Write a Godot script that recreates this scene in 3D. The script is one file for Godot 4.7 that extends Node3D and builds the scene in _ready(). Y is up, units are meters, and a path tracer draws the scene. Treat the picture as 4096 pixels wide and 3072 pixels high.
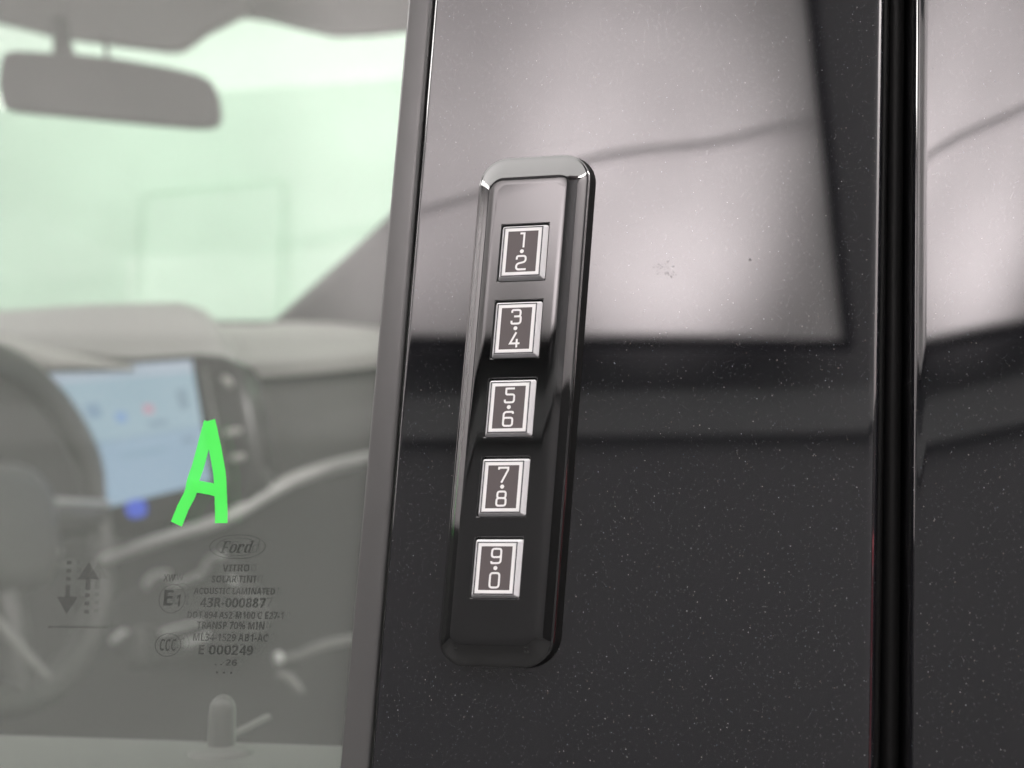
extends Node3D
# Close-up of the number pad on a truck's door pillar, cabin seen through the side window, inside a white-walled bay.

var M := {}
var rng := RandomNumberGenerator.new()
const PX0 := -42.0
const PX1 := 92.0
const PY0 := -150.0
const PY1 := 160.0

# ---------------------------------------------------------------- helpers
func W(x: float, y: float, z: float = 0.0) -> Vector3:          # millimetres round the pad -> metres
	return Vector3(x * 0.001, 1.35 + y * 0.001, z * 0.001)

func numbered(parent: Node, called: String) -> String:
	if not parent.has_node(NodePath(called)):
		return called
	var k := 1
	while parent.has_node(NodePath("%s_%03d" % [called, k])):
		k += 1
	return "%s_%03d" % [called, k]

func mi(called: String, mesh: Mesh, mat: Material, parent: Node = self) -> MeshInstance3D:
	var o := MeshInstance3D.new()
	o.name = numbered(parent, called)
	o.mesh = mesh
	o.material_override = mat
	parent.add_child(o, true)
	return o

func thing(called: String, label: String, category: String, at: Vector3 = Vector3.ZERO, group: String = "") -> Node3D:
	var o := Node3D.new()
	o.name = numbered(self, called)
	add_child(o)
	o.position = at
	tag(o, label, category, group)
	return o

func tag(o: Node, label: String, category: String, group: String = "") -> void:
	o.set_meta("label", label)
	o.set_meta("category", category)
	if group != "":
		o.set_meta("group", group)

func struct(o: Node) -> Node:
	o.set_meta("kind", "structure")
	return o

func st_new(smooth: bool = true) -> SurfaceTool:
	var st := SurfaceTool.new()
	st.begin(Mesh.PRIMITIVE_TRIANGLES)
	st.set_smooth_group(0 if smooth else -1)
	return st

func tri(st: SurfaceTool, a: Vector3, b: Vector3, c: Vector3, off: Vector3) -> void:
	for p: Vector3 in [a, b, c]:
		st.set_uv(Vector2((p.x * 1000.0 - PX0) / (PX1 - PX0), (PY1 - (p.y - 1.35) * 1000.0) / (PY1 - PY0)))
		st.add_vertex(p - off)

# rings of equal length joined into a smooth skin; outside is kept by «flip»
func loft(rings: Array, closed: bool, off: Vector3 = Vector3.ZERO, cap0: bool = false, cap1: bool = false, flip: bool = false, smooth: bool = true) -> ArrayMesh:
	var st := st_new(smooth)
	for i in rings.size() - 1:
		var r0: Array = rings[i]
		var r1: Array = rings[i + 1]
		var n := r0.size()
		for j in (n if closed else n - 1):
			var a: Vector3 = r0[j]
			var b: Vector3 = r0[(j + 1) % n]
			var c: Vector3 = r1[(j + 1) % n]
			var d: Vector3 = r1[j]
			if flip:
				tri(st, a, b, c, off); tri(st, a, c, d, off)
			else:
				tri(st, a, c, b, off); tri(st, a, d, c, off)
	st.set_smooth_group(-1)
	for e in 2:
		if (e == 0 and not cap0) or (e == 1 and not cap1):
			continue
		var r: Array = rings[0] if e == 0 else rings[rings.size() - 1]
		var m := Vector3.ZERO
		for p: Vector3 in r:
			m += p / r.size()
		for j in r.size():
			var a: Vector3 = r[j]
			var b: Vector3 = r[(j + 1) % r.size()]
			if (e == 0) != flip:
				tri(st, m, a, b, off)
			else:
				tri(st, m, b, a, off)
	st.generate_normals()
	return st.commit()

# a tapered tube along points; flat < 1 flattens it in the direction «side»
func tube(pts: Array, rads: Array, seg: int = 14, off: Vector3 = Vector3.ZERO) -> ArrayMesh:
	var fine := []
	var fr := []
	for i in pts.size() - 1:
		var p0: Vector3 = pts[maxi(i - 1, 0)]
		var p1: Vector3 = pts[i]
		var p2: Vector3 = pts[i + 1]
		var p3: Vector3 = pts[mini(i + 2, pts.size() - 1)]
		var steps := 6 if pts.size() > 2 else 1
		for k in steps:
			var t := float(k) / steps
			fine.append(p1.cubic_interpolate(p2, p0, p3, t))
			fr.append(lerpf(rads[mini(i, rads.size() - 1)], rads[mini(i + 1, rads.size() - 1)], t))
	fine.append(pts[pts.size() - 1])
	fr.append(rads[rads.size() - 1])
	var rings := []
	var n := fine.size()
	# rounded ends
	for i in n:
		var f: Vector3 = (fine[mini(i + 1, n - 1)] - fine[maxi(i - 1, 0)]).normalized()
		var s := f.cross(Vector3.UP if absf(f.y) < 0.9 else Vector3.RIGHT).normalized()
		var u := s.cross(f).normalized()
		var ends := [[0.0, 1.0]]
		if i == 0:
			ends = [[-1.0, 0.05], [-0.8, 0.6], [-0.45, 0.89], [0.0, 1.0]]
		elif i == n - 1:
			ends = [[0.0, 1.0], [0.45, 0.89], [0.8, 0.6], [1.0, 0.05]]
		for e: Array in ends:
			var ring := []
			for j in seg:
				var an := TAU * j / seg
				ring.append(fine[i] + f * (fr[i] * e[0]) + (s * cos(an) + u * sin(an)) * (fr[i] * e[1]))
			rings.append(ring)
	return loft(rings, true, off, true, true)

# a flat outline (points in one z plane) given real thickness towards -z, with a rounded front edge
func slab(poly: Array, thick: float, bev: float, off: Vector3 = Vector3.ZERO) -> ArrayMesh:
	var p2 := PackedVector2Array()
	for p: Vector3 in poly:
		p2.append(Vector2(p.x, p.y))
	if not Geometry2D.is_polygon_clockwise(p2):
		p2.reverse()
	var z: float = poly[0].z
	var n := p2.size()
	var inset := func(d: float) -> PackedVector2Array:
		var out := PackedVector2Array()
		for i in n:
			var a := (p2[i] - p2[(i + n - 1) % n]).normalized()
			var b := (p2[(i + 1) % n] - p2[i]).normalized()
			var na := Vector2(a.y, -a.x)
			var nb := Vector2(b.y, -b.x)
			var m := (na + nb).normalized()
			out.append(p2[i] + m * (d / maxf(m.dot(na), 0.4)))
		return out
	var st := st_new(true)
	var levels := []
	for k in 6:
		var an := PI / 2 * k / 5.0
		levels.append([bev * (1.0 - sin(an)), z - bev * (1.0 - cos(an))])
	levels.append([0.0, z - thick])
	var rings := []
	for l: Array in levels:
		var ring := []
		var ins: PackedVector2Array = inset.call(l[0])
		for v in ins:
			ring.append(Vector3(v.x, v.y, l[1]))
		rings.append(ring)
	for i in rings.size() - 1:
		for j in n:
			var a: Vector3 = rings[i][j]
			var b: Vector3 = rings[i][(j + 1) % n]
			var c: Vector3 = rings[i + 1][(j + 1) % n]
			var d: Vector3 = rings[i + 1][j]
			tri(st, a, c, b, off); tri(st, a, d, c, off)
	st.set_smooth_group(-1)
	var top: PackedVector2Array = inset.call(bev)
	var idx := Geometry2D.triangulate_polygon(top)
	for side in 2:
		var pp: PackedVector2Array = top if side == 0 else p2
		var zz := z if side == 0 else z - thick
		if side == 1:
			idx = Geometry2D.triangulate_polygon(p2)
		for k in range(0, idx.size(), 3):
			var q := [Vector3(pp[idx[k]].x, pp[idx[k]].y, zz), Vector3(pp[idx[k + 1]].x, pp[idx[k + 1]].y, zz), Vector3(pp[idx[k + 2]].x, pp[idx[k + 2]].y, zz)]
			var up: float = (q[1] - q[0]).cross(q[2] - q[0]).z
			if (up > 0.0) == (side == 0):
				tri(st, q[0], q[2], q[1], off)
			else:
				tri(st, q[0], q[1], q[2], off)
	st.generate_normals()
	return st.commit()

func box(size: Vector3) -> BoxMesh:
	var b := BoxMesh.new()
	b.size = size
	return b

# a box with rounded edges
func rbox(size: Vector3, r: float) -> ArrayMesh:
	var poly := []
	for c in [[1, 1, 0], [-1, 1, 1], [-1, -1, 2], [1, -1, 3]]:
		for k in 5:
			var an: float = PI / 2 * (c[2] + k / 4.0)
			poly.append(Vector3(c[0] * (size.x / 2 - r) + cos(an) * r, c[1] * (size.y / 2 - r) + sin(an) * r, size.z / 2))
	return slab(poly, size.z, minf(r, size.z * 0.45) * 0.9)

# closed or open stroke of constant width lying at height z, «h» thick
func stroke(st: SurfaceTool, pts: PackedVector2Array, w: float, closed: bool, z: float, h: float, M2: Callable, off: Vector3) -> void:
	var n := pts.size()
	var l := []
	var r := []
	for i in n:
		var a: Vector2 = pts[i] - pts[(i + n - 1) % n] if (i > 0 or closed) else pts[1] - pts[0]
		var b: Vector2 = pts[(i + 1) % n] - pts[i] if (i < n - 1 or closed) else pts[n - 1] - pts[n - 2]
		a = a.normalized(); b = b.normalized()
		var na := Vector2(-a.y, a.x)
		var m := (na + Vector2(-b.y, b.x)).normalized()
		var d := w / 2.0 / maxf(m.dot(na), 0.5)
		l.append(pts[i] + m * d)
		r.append(pts[i] - m * d)
	for i in (n if closed else n - 1):
		var j := (i + 1) % n
		var a: Vector3 = M2.call(l[i], z)
		var b: Vector3 = M2.call(l[j], z)
		var c: Vector3 = M2.call(r[j], z)
		var d: Vector3 = M2.call(r[i], z)
		var a0: Vector3 = M2.call(l[i], z - h)
		var b0: Vector3 = M2.call(l[j], z - h)
		var c0: Vector3 = M2.call(r[j], z - h)
		var d0: Vector3 = M2.call(r[i], z - h)
		tri(st, a, b, c, off); tri(st, a, c, d, off)
		tri(st, a, a0, b0, off); tri(st, a, b0, b, off)
		tri(st, d, c, c0, off); tri(st, d, c0, d0, off)

func rounded(pts: Array, rad: float, closed: bool = false) -> PackedVector2Array:
	var out := PackedVector2Array()
	var n := pts.size()
	for i in n:
		var p: Vector2 = pts[i]
		if not closed and (i == 0 or i == n - 1):
			out.append(p)
			continue
		var a: Vector2 = pts[(i + n - 1) % n]
		var b: Vector2 = pts[(i + 1) % n]
		var d := minf(rad, minf(p.distance_to(a), p.distance_to(b)) * 0.49)
		var s := p + (a - p).normalized() * d
		var e := p + (b - p).normalized() * d
		for k in 5:
			var t := k / 4.0
			out.append(s.lerp(p, t).lerp(p.lerp(e, t), t))
	return out

func glyph(ch: String) -> Array:      # strokes in a box 0.66 wide, 1 high: [closed, points]
	var w := 0.66
	match ch:
		"0": return [[true, rounded([Vector2(0, 0), Vector2(w, 0), Vector2(w, 1), Vector2(0, 1)], 0.2, true)]]
		"1": return [[false, PackedVector2Array([Vector2(0.12, 1), Vector2(0.42, 1), Vector2(0.42, -0.06)])]]
		"2": return [[false, rounded([Vector2(0, 0.74), Vector2(0, 1), Vector2(w, 1), Vector2(w, 0.56), Vector2(0, 0.42), Vector2(0, 0), Vector2(w + 0.06, 0)], 0.2)]]
		"3": return [[false, rounded([Vector2(0, 0.8), Vector2(0, 1), Vector2(w - 0.04, 1), Vector2(w - 0.04, 0.53), Vector2(0.16, 0.53)], 0.18)], [false, rounded([Vector2(0.4, 0.53), Vector2(w, 0.53), Vector2(w, 0), Vector2(0, 0), Vector2(0, 0.22)], 0.2)]]
		"4": return [[false, PackedVector2Array([Vector2(0.42, 1.05), Vector2(0.02, 0.24), Vector2(w + 0.06, 0.24)])], [false, PackedVector2Array([Vector2(0.5, 0.56), Vector2(0.5, -0.06)])]]
		"5": return [[false, PackedVector2Array([Vector2(w, 1), Vector2(0.05, 1)])], [false, rounded([Vector2(0.05, 1.06), Vector2(0.05, 0.57), Vector2(0.3, 0.57), Vector2(w, 0.57), Vector2(w, 0), Vector2(0, 0), Vector2(0, 0.2)], 0.17)]]
		"6": return [[false, rounded([Vector2(w, 0.86), Vector2(w, 1), Vector2(0, 1), Vector2(0, 0.3)], 0.22)], [true, rounded([Vector2(0, 0), Vector2(w, 0), Vector2(w, 0.58), Vector2(0, 0.58)], 0.18, true)]]
		"7": return [[false, PackedVector2Array([Vector2(0, 0.86), Vector2(0, 1), Vector2(w, 1), Vector2(w, 0.84), Vector2(0.24, -0.06)])]]
		"8": return [[true, rounded([Vector2(0.03, 0.54), Vector2(w - 0.03, 0.54), Vector2(w - 0.03, 1), Vector2(0.03, 1)], 0.17, true)], [true, rounded([Vector2(0, 0), Vector2(w, 0), Vector2(w, 0.54), Vector2(0, 0.54)], 0.18, true)]]
		"9": return [[false, rounded([Vector2(0, 0.14), Vector2(0, 0), Vector2(w, 0), Vector2(w, 0.7)], 0.22)], [true, rounded([Vector2(0, 0.42), Vector2(w, 0.42), Vector2(w, 1), Vector2(0, 1)], 0.18, true)]]
	return []

func mat(linear: Color, rough: float, metal: float = 0.0, spec: float = 0.5) -> StandardMaterial3D:
	var m := StandardMaterial3D.new()
	var a := linear.a
	m.albedo_color = linear.linear_to_srgb()
	m.albedo_color.a = a
	m.roughness = rough
	m.metallic = metal
	m.metallic_specular = spec
	m.cull_mode = BaseMaterial3D.CULL_DISABLED
	return m

func glow(linear: Color, energy: float) -> StandardMaterial3D:
	var m := mat(Color(0.3, 0.3, 0.3), 0.5)
	m.emission_enabled = true
	m.emission = linear.linear_to_srgb()
	m.emission_energy_multiplier = energy
	return m

func grain(scale: float, lo: float, hi: float, sd: int) -> NoiseTexture2D:
	var n := FastNoiseLite.new()
	n.seed = sd
	n.frequency = scale
	n.fractal_octaves = 4
	var t := NoiseTexture2D.new()
	t.width = 512; t.height = 512
	t.seamless = true
	t.noise = n
	var g := Gradient.new()
	g.set_color(0, Color(lo, lo, lo)); g.set_color(1, Color(hi, hi, hi))
	t.color_ramp = g
	return t

# ---------------------------------------------------------------- materials
func flake_picture() -> ImageTexture:
	var im := Image.create(2048, 2048, false, Image.FORMAT_RGB8)
	im.fill(Color(0.0105, 0.0105, 0.0125).linear_to_srgb())
	for k in 46000:
		var b := rng.randf_range(0.03, 0.11)
		var t := rng.randf_range(-0.012, 0.012)
		im.fill_rect(Rect2i(rng.randi_range(0, 2046), rng.randi_range(0, 2047), rng.randi_range(1, 2), 1), Color(b + t, b, b - t).linear_to_srgb())
	for k in 3600:
		var b := 0.14 + 0.6 * pow(rng.randf(), 3.0)
		var t := rng.randf_range(-0.06, 0.06)
		im.fill_rect(Rect2i(rng.randi_range(0, 2044), rng.randi_range(0, 2044), 2, 1), Color(clampf(b + t, 0, 1), b, clampf(b - t, 0, 1)).linear_to_srgb())
	# hairline scratches and lint
	for k in 40:
		var x := rng.randf_range(10, 2030)
		var y := rng.randf_range(10, 2030)
		var an := rng.randf() * TAU
		var b := rng.randf_range(0.05, 0.16)
		for j in rng.randi_range(5, 16):
			im.set_pixel(clampi(int(x), 0, 2047), clampi(int(y), 0, 2047), Color(b, b, b).linear_to_srgb())
			an += rng.randfn(0.0, 0.3)
			x += cos(an); y += sin(an) * 0.6
	# wiped glue round the foot of the pad: short pale scratches
	for k in 50:
		var x := rng.randf_range(-13.0, 5.0)
		var y := -59.6 - rng.randf() * rng.randf() * 3.2
		var u := int((x - PX0) / (PX1 - PX0) * 2048.0)
		var v := int((PY1 - y) / (PY1 - PY0) * 2048.0)
		var b := rng.randf_range(0.04, 0.13)
		im.fill_rect(Rect2i(u, v, rng.randi_range(1, 9), 1), Color(b, b, b).linear_to_srgb())
	return ImageTexture.create_from_image(im)

func smear_picture() -> ImageTexture:
	var im := Image.create(1024, 1024, false, Image.FORMAT_RGB8)
	im.fill(Color(0.03, 0.03, 0.03))
	var blob := func(cx: float, cy: float, sx: float, sy: float, n: int, lo: float, hi: float) -> void:
		for k in n:
			var x := cx + rng.randfn(0.0, sx)
			var y := cy + rng.randfn(0.0, sy)
			var b := rng.randf_range(lo, hi)
			im.fill_rect(Rect2i(int((x - PX0) / (PX1 - PX0) * 1024.0), int((PY1 - y) / (PY1 - PY0) * 1024.0), rng.randi_range(1, 4), 1), Color(b, b, b))
	blob.call(32.5, 24.5, 1.1, 0.8, 34, 0.15, 0.32)
	blob.call(34.0, 22.8, 0.8, 0.5, 22, 0.15, 0.35)
	blob.call(10.0, 53.3, 3.0, 0.5, 36, 0.1, 0.22)
	blob.call(13.0, 54.6, 1.0, 0.9, 16, 0.1, 0.22)
	blob.call(51.0, 25.4, 0.15, 0.15, 4, 0.3, 0.5)
	for k in 700:
		var b := rng.randf_range(0.05, 0.12)
		im.fill_rect(Rect2i(rng.randi_range(0, 1020), rng.randi_range(0, 1020), rng.randi_range(1, 3), rng.randi_range(1, 2)), Color(b, b, b))
	return ImageTexture.create_from_image(im)

func screen_picture() -> ImageTexture:
	var im := Image.create(256, 256, false, Image.FORMAT_RGB8)
	im.fill(Color(0.62, 0.73, 0.79))
	im.fill_rect(Rect2i(0, 0, 256, 26), Color(0.7, 0.76, 0.82))
	im.fill_rect(Rect2i(0, 140, 256, 4), Color(0.54, 0.65, 0.73))
	im.fill_rect(Rect2i(0, 144, 256, 112), Color(0.6, 0.71, 0.8))
	for q in [[60, 70, 26, 26, 0.5, 0.62, 0.72], [108, 92, 18, 18, 0.5, 0.65, 0.85], [160, 84, 16, 16, 0.82, 0.6, 0.66], [222, 60, 16, 40, 0.52, 0.62, 0.68], [160, 118, 36, 8, 0.5, 0.6, 0.68], [90, 170, 90, 8, 0.56, 0.68, 0.76], [214, 158, 24, 10, 0.5, 0.6, 0.68]]:
		im.fill_rect(Rect2i(q[0], q[1], q[2], q[3]), Color(q[4], q[5], q[6]))
	return ImageTexture.create_from_image(im)

func make_materials() -> void:
	var p := mat(Color(1, 1, 1), 1.0, 0.0, 0.72)
	p.albedo_texture = flake_picture()
	p.roughness_texture = smear_picture()
	p.clearcoat_enabled = true
	p.clearcoat = 1.0
	p.clearcoat_roughness = 0.02
	M.paint = p
	M.gloss = mat(Color(0.004, 0.004, 0.0043), 0.035, 0.0, 0.72)
	M.gloss.clearcoat_enabled = true
	M.gloss.clearcoat = 1.0
	M.gloss.clearcoat_roughness = 0.02
	M.gasket = mat(Color(0.004, 0.004, 0.004), 0.5, 0.0, 0.3)
	M.rubber = mat(Color(0.012, 0.012, 0.012), 0.55, 0.0, 0.4)
	M.channel = mat(Color(0.080, 0.079, 0.078), 0.36, 0.0, 0.85)
	M.channel.roughness_texture = grain(0.05, 0.75, 1.0, 4)
	M.key = mat(Color(0.58, 0.575, 0.59), 0.35, 0.0, 0.5)
	M.key_face = mat(Color(0.112, 0.096, 0.097), 0.4, 0.0, 0.4)
	M.key_white = mat(Color(0.84, 0.83, 0.83), 0.45, 0.0, 0.4)
	M.key_line = mat(Color(0.02, 0.02, 0.02), 0.5, 0.0, 0.4)
	M.glass = mat(Color(0.60, 0.648, 0.592, 0.1), 0.02, 0.0, 0.5)
	M.glass.transparency = BaseMaterial3D.TRANSPARENCY_ALPHA
	M.screen_glass = mat(Color(0.7, 0.9, 0.72, 0.05), 0.02, 0.0, 0.5)
	M.screen_glass.transparency = BaseMaterial3D.TRANSPARENCY_ALPHA
	M.print = mat(Color(0.03, 0.032, 0.03, 0.31), 0.7, 0.0, 0.3)
	M.print.transparency = BaseMaterial3D.TRANSPARENCY_ALPHA
	M.print_back = mat(Color(0.03, 0.032, 0.03, 0.28), 0.7, 0.0, 0.3)
	M.print_back.transparency = BaseMaterial3D.TRANSPARENCY_ALPHA
	M.marker = mat(Color(0.10, 0.95, 0.13, 0.93), 0.6, 0.0, 0.3)
	M.marker.transparency = BaseMaterial3D.TRANSPARENCY_ALPHA
	M.dash = mat(Color(0.10, 0.10, 0.095), 0.55)
	M.dash.roughness_texture = grain(0.04, 0.8, 1.0, 8)
	M.dash_pale = mat(Color(0.42, 0.425, 0.395), 0.6)
	M.dark = mat(Color(0.035, 0.035, 0.034), 0.55)
	M.headliner = mat(Color(0.45, 0.44, 0.43), 0.95)
	M.headliner.albedo_texture = grain(0.06, 0.85, 1.0, 12)
	M.headliner.uv1_triplanar = true
	M.headliner.uv1_scale = Vector3(6, 6, 6)
	M.bezel = mat(Color(0.02, 0.02, 0.02), 0.15)
	M.silver = mat(Color(0.36, 0.37, 0.355), 0.45, 0.2)
	M.chrome = mat(Color(0.8, 0.8, 0.8), 0.12, 1.0)
	M.sill = mat(Color(0.14, 0.145, 0.135), 0.6)
	M.wall = mat(Color(0.56, 0.81, 0.63), 0.9)
	M.wall.albedo_texture = grain(0.01, 0.93, 1.0, 20)
	M.wall.uv1_triplanar = true
	M.wall.uv1_scale = Vector3(0.3, 0.3, 0.3)
	M.wall_dim = mat(Color(0.05, 0.05, 0.05), 0.9)
	M.floor = mat(Color(0.09, 0.09, 0.09), 0.5)
	M.floor.albedo_texture = grain(0.02, 0.8, 1.0, 21)
	M.floor.uv1_triplanar = true
	M.board = mat(Color(0.84, 0.795, 0.812), 0.9)
	M.board.albedo_texture = grain(0.008, 0.92, 1.0, 22)
	M.board.uv1_triplanar = true
	M.board.uv1_scale = Vector3(0.4, 0.4, 0.4)
	M.trim = mat(Color(0.005, 0.005, 0.005), 0.7, 0.0, 0.2)
	M.body = mat(Color(0.015, 0.015, 0.016), 0.15)
	M.lamp = glow(Color(1.0, 0.98, 0.97), 0.15)
	M.steel = mat(Color(0.25, 0.25, 0.25), 0.4, 0.7)

# ---------------------------------------------------------------- light, camera, room
func area_lamp(called: String, label: String, at: Vector3, toward: Vector3, size: Vector2, energy: float, up: Vector3) -> void:
	var t := thing(called, label, "lamp", at, "ceiling lamps of the bay")
	t.basis = Basis.looking_at(toward, up)
	var h := mi("housing", rbox(Vector3(size.x + 0.06, size.y + 0.06, 0.06), 0.02), M.steel, t)
	h.position = Vector3(0, 0, 0.045)
	var f := mi("diffuser", box(Vector3(size.x, size.y, 0.012)), M.lamp, t)
	f.position = Vector3(0, 0, 0.006)
	var l := AreaLight3D.new()
	l.name = "lamp_light"
	l.area_size = size
	l.light_energy = energy
	l.light_color = Color(1.0, 0.985, 0.975)
	l.shadow_enabled = true
	l.area_range = 14.0
	t.add_child(l)
	l.position = Vector3(0, 0, -0.01)

func spot_lamp(called: String, label: String, at: Vector3, target: Vector3, energy: float, angle: float) -> void:
	var t := thing(called, label, "lamp", Vector3(at.x, 0, at.z), "floor lamps lighting the white board")
	var dir := (target - at).normalized()
	var b := Basis.looking_at(dir, Vector3.UP)
	mi("stand", tube([Vector3(0, 0.02, 0), Vector3(0, at.y - 0.1, 0)], [0.018], 10), M.steel, t)
	mi("foot", rbox(Vector3(0.3, 0.03, 0.2), 0.012), M.steel, t).position = Vector3(0, 0.016, 0)
	var hd := mi("head", rbox(Vector3(0.22, 0.18, 0.08), 0.02), M.steel, t)
	hd.transform = Transform3D(b, Vector3(0, at.y, 0))
	var f := mi("lamp_face", rbox(Vector3(0.18, 0.14, 0.01), 0.004), M.lamp, t)
	f.transform = Transform3D(b, Vector3(0, at.y, 0) + dir * 0.048)
	var l := SpotLight3D.new()
	l.name = "lamp_light"
	l.light_energy = energy
	l.light_color = Color(1.0, 0.975, 0.975)
	l.light_size = 0.08
	l.spot_angle = angle
	l.spot_angle_attenuation = 1.0
	l.spot_range = 12.0
	l.spot_attenuation = 2.0
	l.shadow_enabled = true
	t.add_child(l)
	l.transform = Transform3D(b, Vector3(0, at.y, 0) + dir * 0.075)

func make_room() -> void:
	var f := mi("floor", box(Vector3(9, 0.1, 8)), M.floor)
	f.position = Vector3(-0.5, -0.05, -0.4); struct(f)
	var c := mi("ceiling", box(Vector3(9, 0.1, 5.4)), M.board)
	c.position = Vector3(-0.5, 3.55, 0.9); struct(c)
	c = mi("ceiling", box(Vector3(9, 0.1, 2.4)), M.board)
	c.position = Vector3(-0.5, 4.55, -2.6); struct(c)
	c = mi("wall", box(Vector3(9, 1.0, 0.1)), M.board)
	c.position = Vector3(-0.5, 4.1, -1.75); struct(c)
	var w := mi("wall", box(Vector3(9, 4.5, 0.1)), M.wall)
	w.position = Vector3(-0.5, 2.25, -3.2); struct(w)
	w = mi("wall", box(Vector3(9, 3.5, 0.1)), M.wall_near)
	w.position = Vector3(-0.5, 1.75, 2.7); struct(w)
	for q in [[-4.6, 3.05, 2.9, 0.1, M.board], [-4.6, 0.8, 1.6, 0.12, M.wall_dim], [3.6, 3.05, 2.9, 0.1, M.board], [3.6, 0.8, 1.6, 0.12, M.wall_dim]]:
		w = mi("wall", box(Vector3(q[3], q[2], 6.6)), q[4])
		w.position = Vector3(q[0], q[1], -0.675); struct(w)
	# big white board with a black edge behind the camera, seen only as a reflection in the paint
	var t := thing("wall_board", "large white board with black edging, mirrored in the paint", "board", Vector3(0, 0, 2.6))
	var o := t.position
	mi("sheet", slab([Vector3(-3.2, 1.7979 + 0.10, 2.6), Vector3(0.3954, 1.7872, 2.6), Vector3(0.3386, 2.7132, 2.6), Vector3(0.3269, 2.8828, 2.6), Vector3(-3.2, 3.0, 2.6)], 0.03, 0.004, o + Vector3(0, 0, 0.03)), M.board, t)
	mi("bottom_edging", slab([Vector3(-3.2, 1.7979 + 0.095, 2.6), Vector3(0.4069, 1.7682, 2.6), Vector3(0.4080, 1.7962, 2.6), Vector3(-3.2, 1.8305 + 0.10, 2.6)], 0.03, 0.005, o + Vector3(0, 0, 0.045)), M.trim, t)
	mi("side_edging", slab([Vector3(0.3835, 1.7969, 2.6), Vector3(0.4080, 1.7962, 2.6), Vector3(0.3527, 2.7120, 2.6), Vector3(0.3422, 2.8813, 2.6), Vector3(0.3150, 2.8839, 2.6), Vector3(0.3246, 2.7144, 2.6)], 0.03, 0.005, o + Vector3(0, 0, 0.046)), M.trim, t)
	# the loose cable that droops across it
	var cable := tube([Vector3(-2.4748, 2.0091, 2.5200), Vector3(-1.6067, 2.0288, 2.5200), Vector3(-0.9418, 2.1030, 2.5200), Vector3(-0.5638, 2.1852, 2.5200), Vector3(-0.1988, 2.2745, 2.5200), Vector3(0.0948, 2.2962, 2.5200), Vector3(0.3356, 2.3513, 2.5200)], [0.0045], 8)
	tag(mi("cable", cable, M.steel_dull), "thin dark cable drooping across the mirrored white board", "cable")
	var rail := mi("wall_rail", box(Vector3(8.0, 0.11, 0.03)), M.rail)
	rail.position = Vector3(-0.5, 1.635, 2.63); struct(rail)
	# red tool cabinet by the right wall, mirrored in the rim of the pad
	var cab := thing("tool_cabinet", "dark red tool cabinet standing by the right wall of the bay", "cabinet", Vector3(3.25, 0, 0.75))
	mi("carcass", rbox(Vector3(0.44, 1.05, 1.3), 0.02), M.red, cab).position = Vector3(0, 0.64, 0)
	for k in 4:
		var dr := mi("drawer", rbox(Vector3(0.02, 0.22, 1.2), 0.008), M.red, cab)
		dr.position = Vector3(-0.228, 0.26 + 0.25 * k, 0)
		mi("handle", tube([Vector3(-0.025, 0.07, -0.3), Vector3(-0.025, 0.07, 0.3)], [0.012], 10), M.steel, dr)
	for k in 4:
		mi("castor", tube([Vector3(-0.03, 0.06, 0), Vector3(0.03, 0.06, 0)], [0.05], 14), M.rubber, cab).position = Vector3(0.15 if k % 2 else -0.15, 0, 0.5 if k < 2 else -0.5)
	# lamps
	area_lamp("ceiling_lamp", "long ceiling lamp over the truck's near side", Vector3(-0.2, 3.4, 0.85), Vector3.DOWN, Vector2(6.0, 2.4), 14.0, Vector3.BACK)
	area_lamp("ceiling_lamp", "long ceiling lamp beyond the truck, lighting the pale far wall", Vector3(-1.2, 3.4, -2.2), Vector3.DOWN, Vector2(3.4, 0.6), 4.9, Vector3.BACK)
	spot_lamp("flood_lamp", "floor lamp turned up at the middle of the white board", Vector3(0.1, 0.35, 1.0), Vector3(-0.08, 2.28, 2.6), 46.0, 10.5)
	spot_lamp("flood_lamp", "floor lamp turned up at the left side of the white board", Vector3(-1.1, 0.35, 1.0), Vector3(-0.62, 2.6, 2.6), 27.0, 13.0)
	area_lamp("ceiling_lamp", "short ceiling lamp over the truck's nose, beside the left wall", Vector3(-3.7, 3.4, 1.2), Vector3.DOWN, Vector2(1.2, 2.4), 10, Vector3.BACK)
	area_lamp("ceiling_lamp", "short ceiling lamp behind the truck's rear door, beside the right wall", Vector3(3.0, 3.4, 0.8), Vector3.DOWN, Vector2(0.8, 3.0), 21, Vector3.BACK)
	# a flush door in the far wall
	var d := thing("flush_door", "pale flush door set in the far wall beyond the windscreen", "door", Vector3(-1.5388, 2.2342, -3.1400))
	var off := Vector3(-1.5388, 2.2342, -3.1400)
	mi("door_leaf", slab([Vector3(-1.7929, 2.4557, -3.1350), Vector3(-1.3132, 2.4777, -3.1350), Vector3(-1.3132, 0.02, -3.135), Vector3(-1.7929, 0.02, -3.135)], 0.014, 0.004, off), M.wall, d)
	mi("door_frame", tube([Vector3(-1.8064, 0.02, -3.13), Vector3(-1.8064, 2.4726, -3.13)], [0.004], 8, off), M.wall_frame, d)
	mi("door_frame", tube([Vector3(-1.8078, 2.4711, -3.1300), Vector3(-1.2988, 2.4911, -3.1300)], [0.004], 8, off), M.wall_frame, d)
	mi("door_frame", tube([Vector3(-1.2990, 0.02, -3.13), Vector3(-1.2971, 2.4878, -3.1300)], [0.004], 8, off), M.wall_frame, d)

# ---------------------------------------------------------------- door, pillar, glass
func edge_x(a: Vector2, b: Vector2, y: float) -> float:
	return lerpf(a.x, b.x, (y - a.y) / (b.y - a.y))

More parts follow.
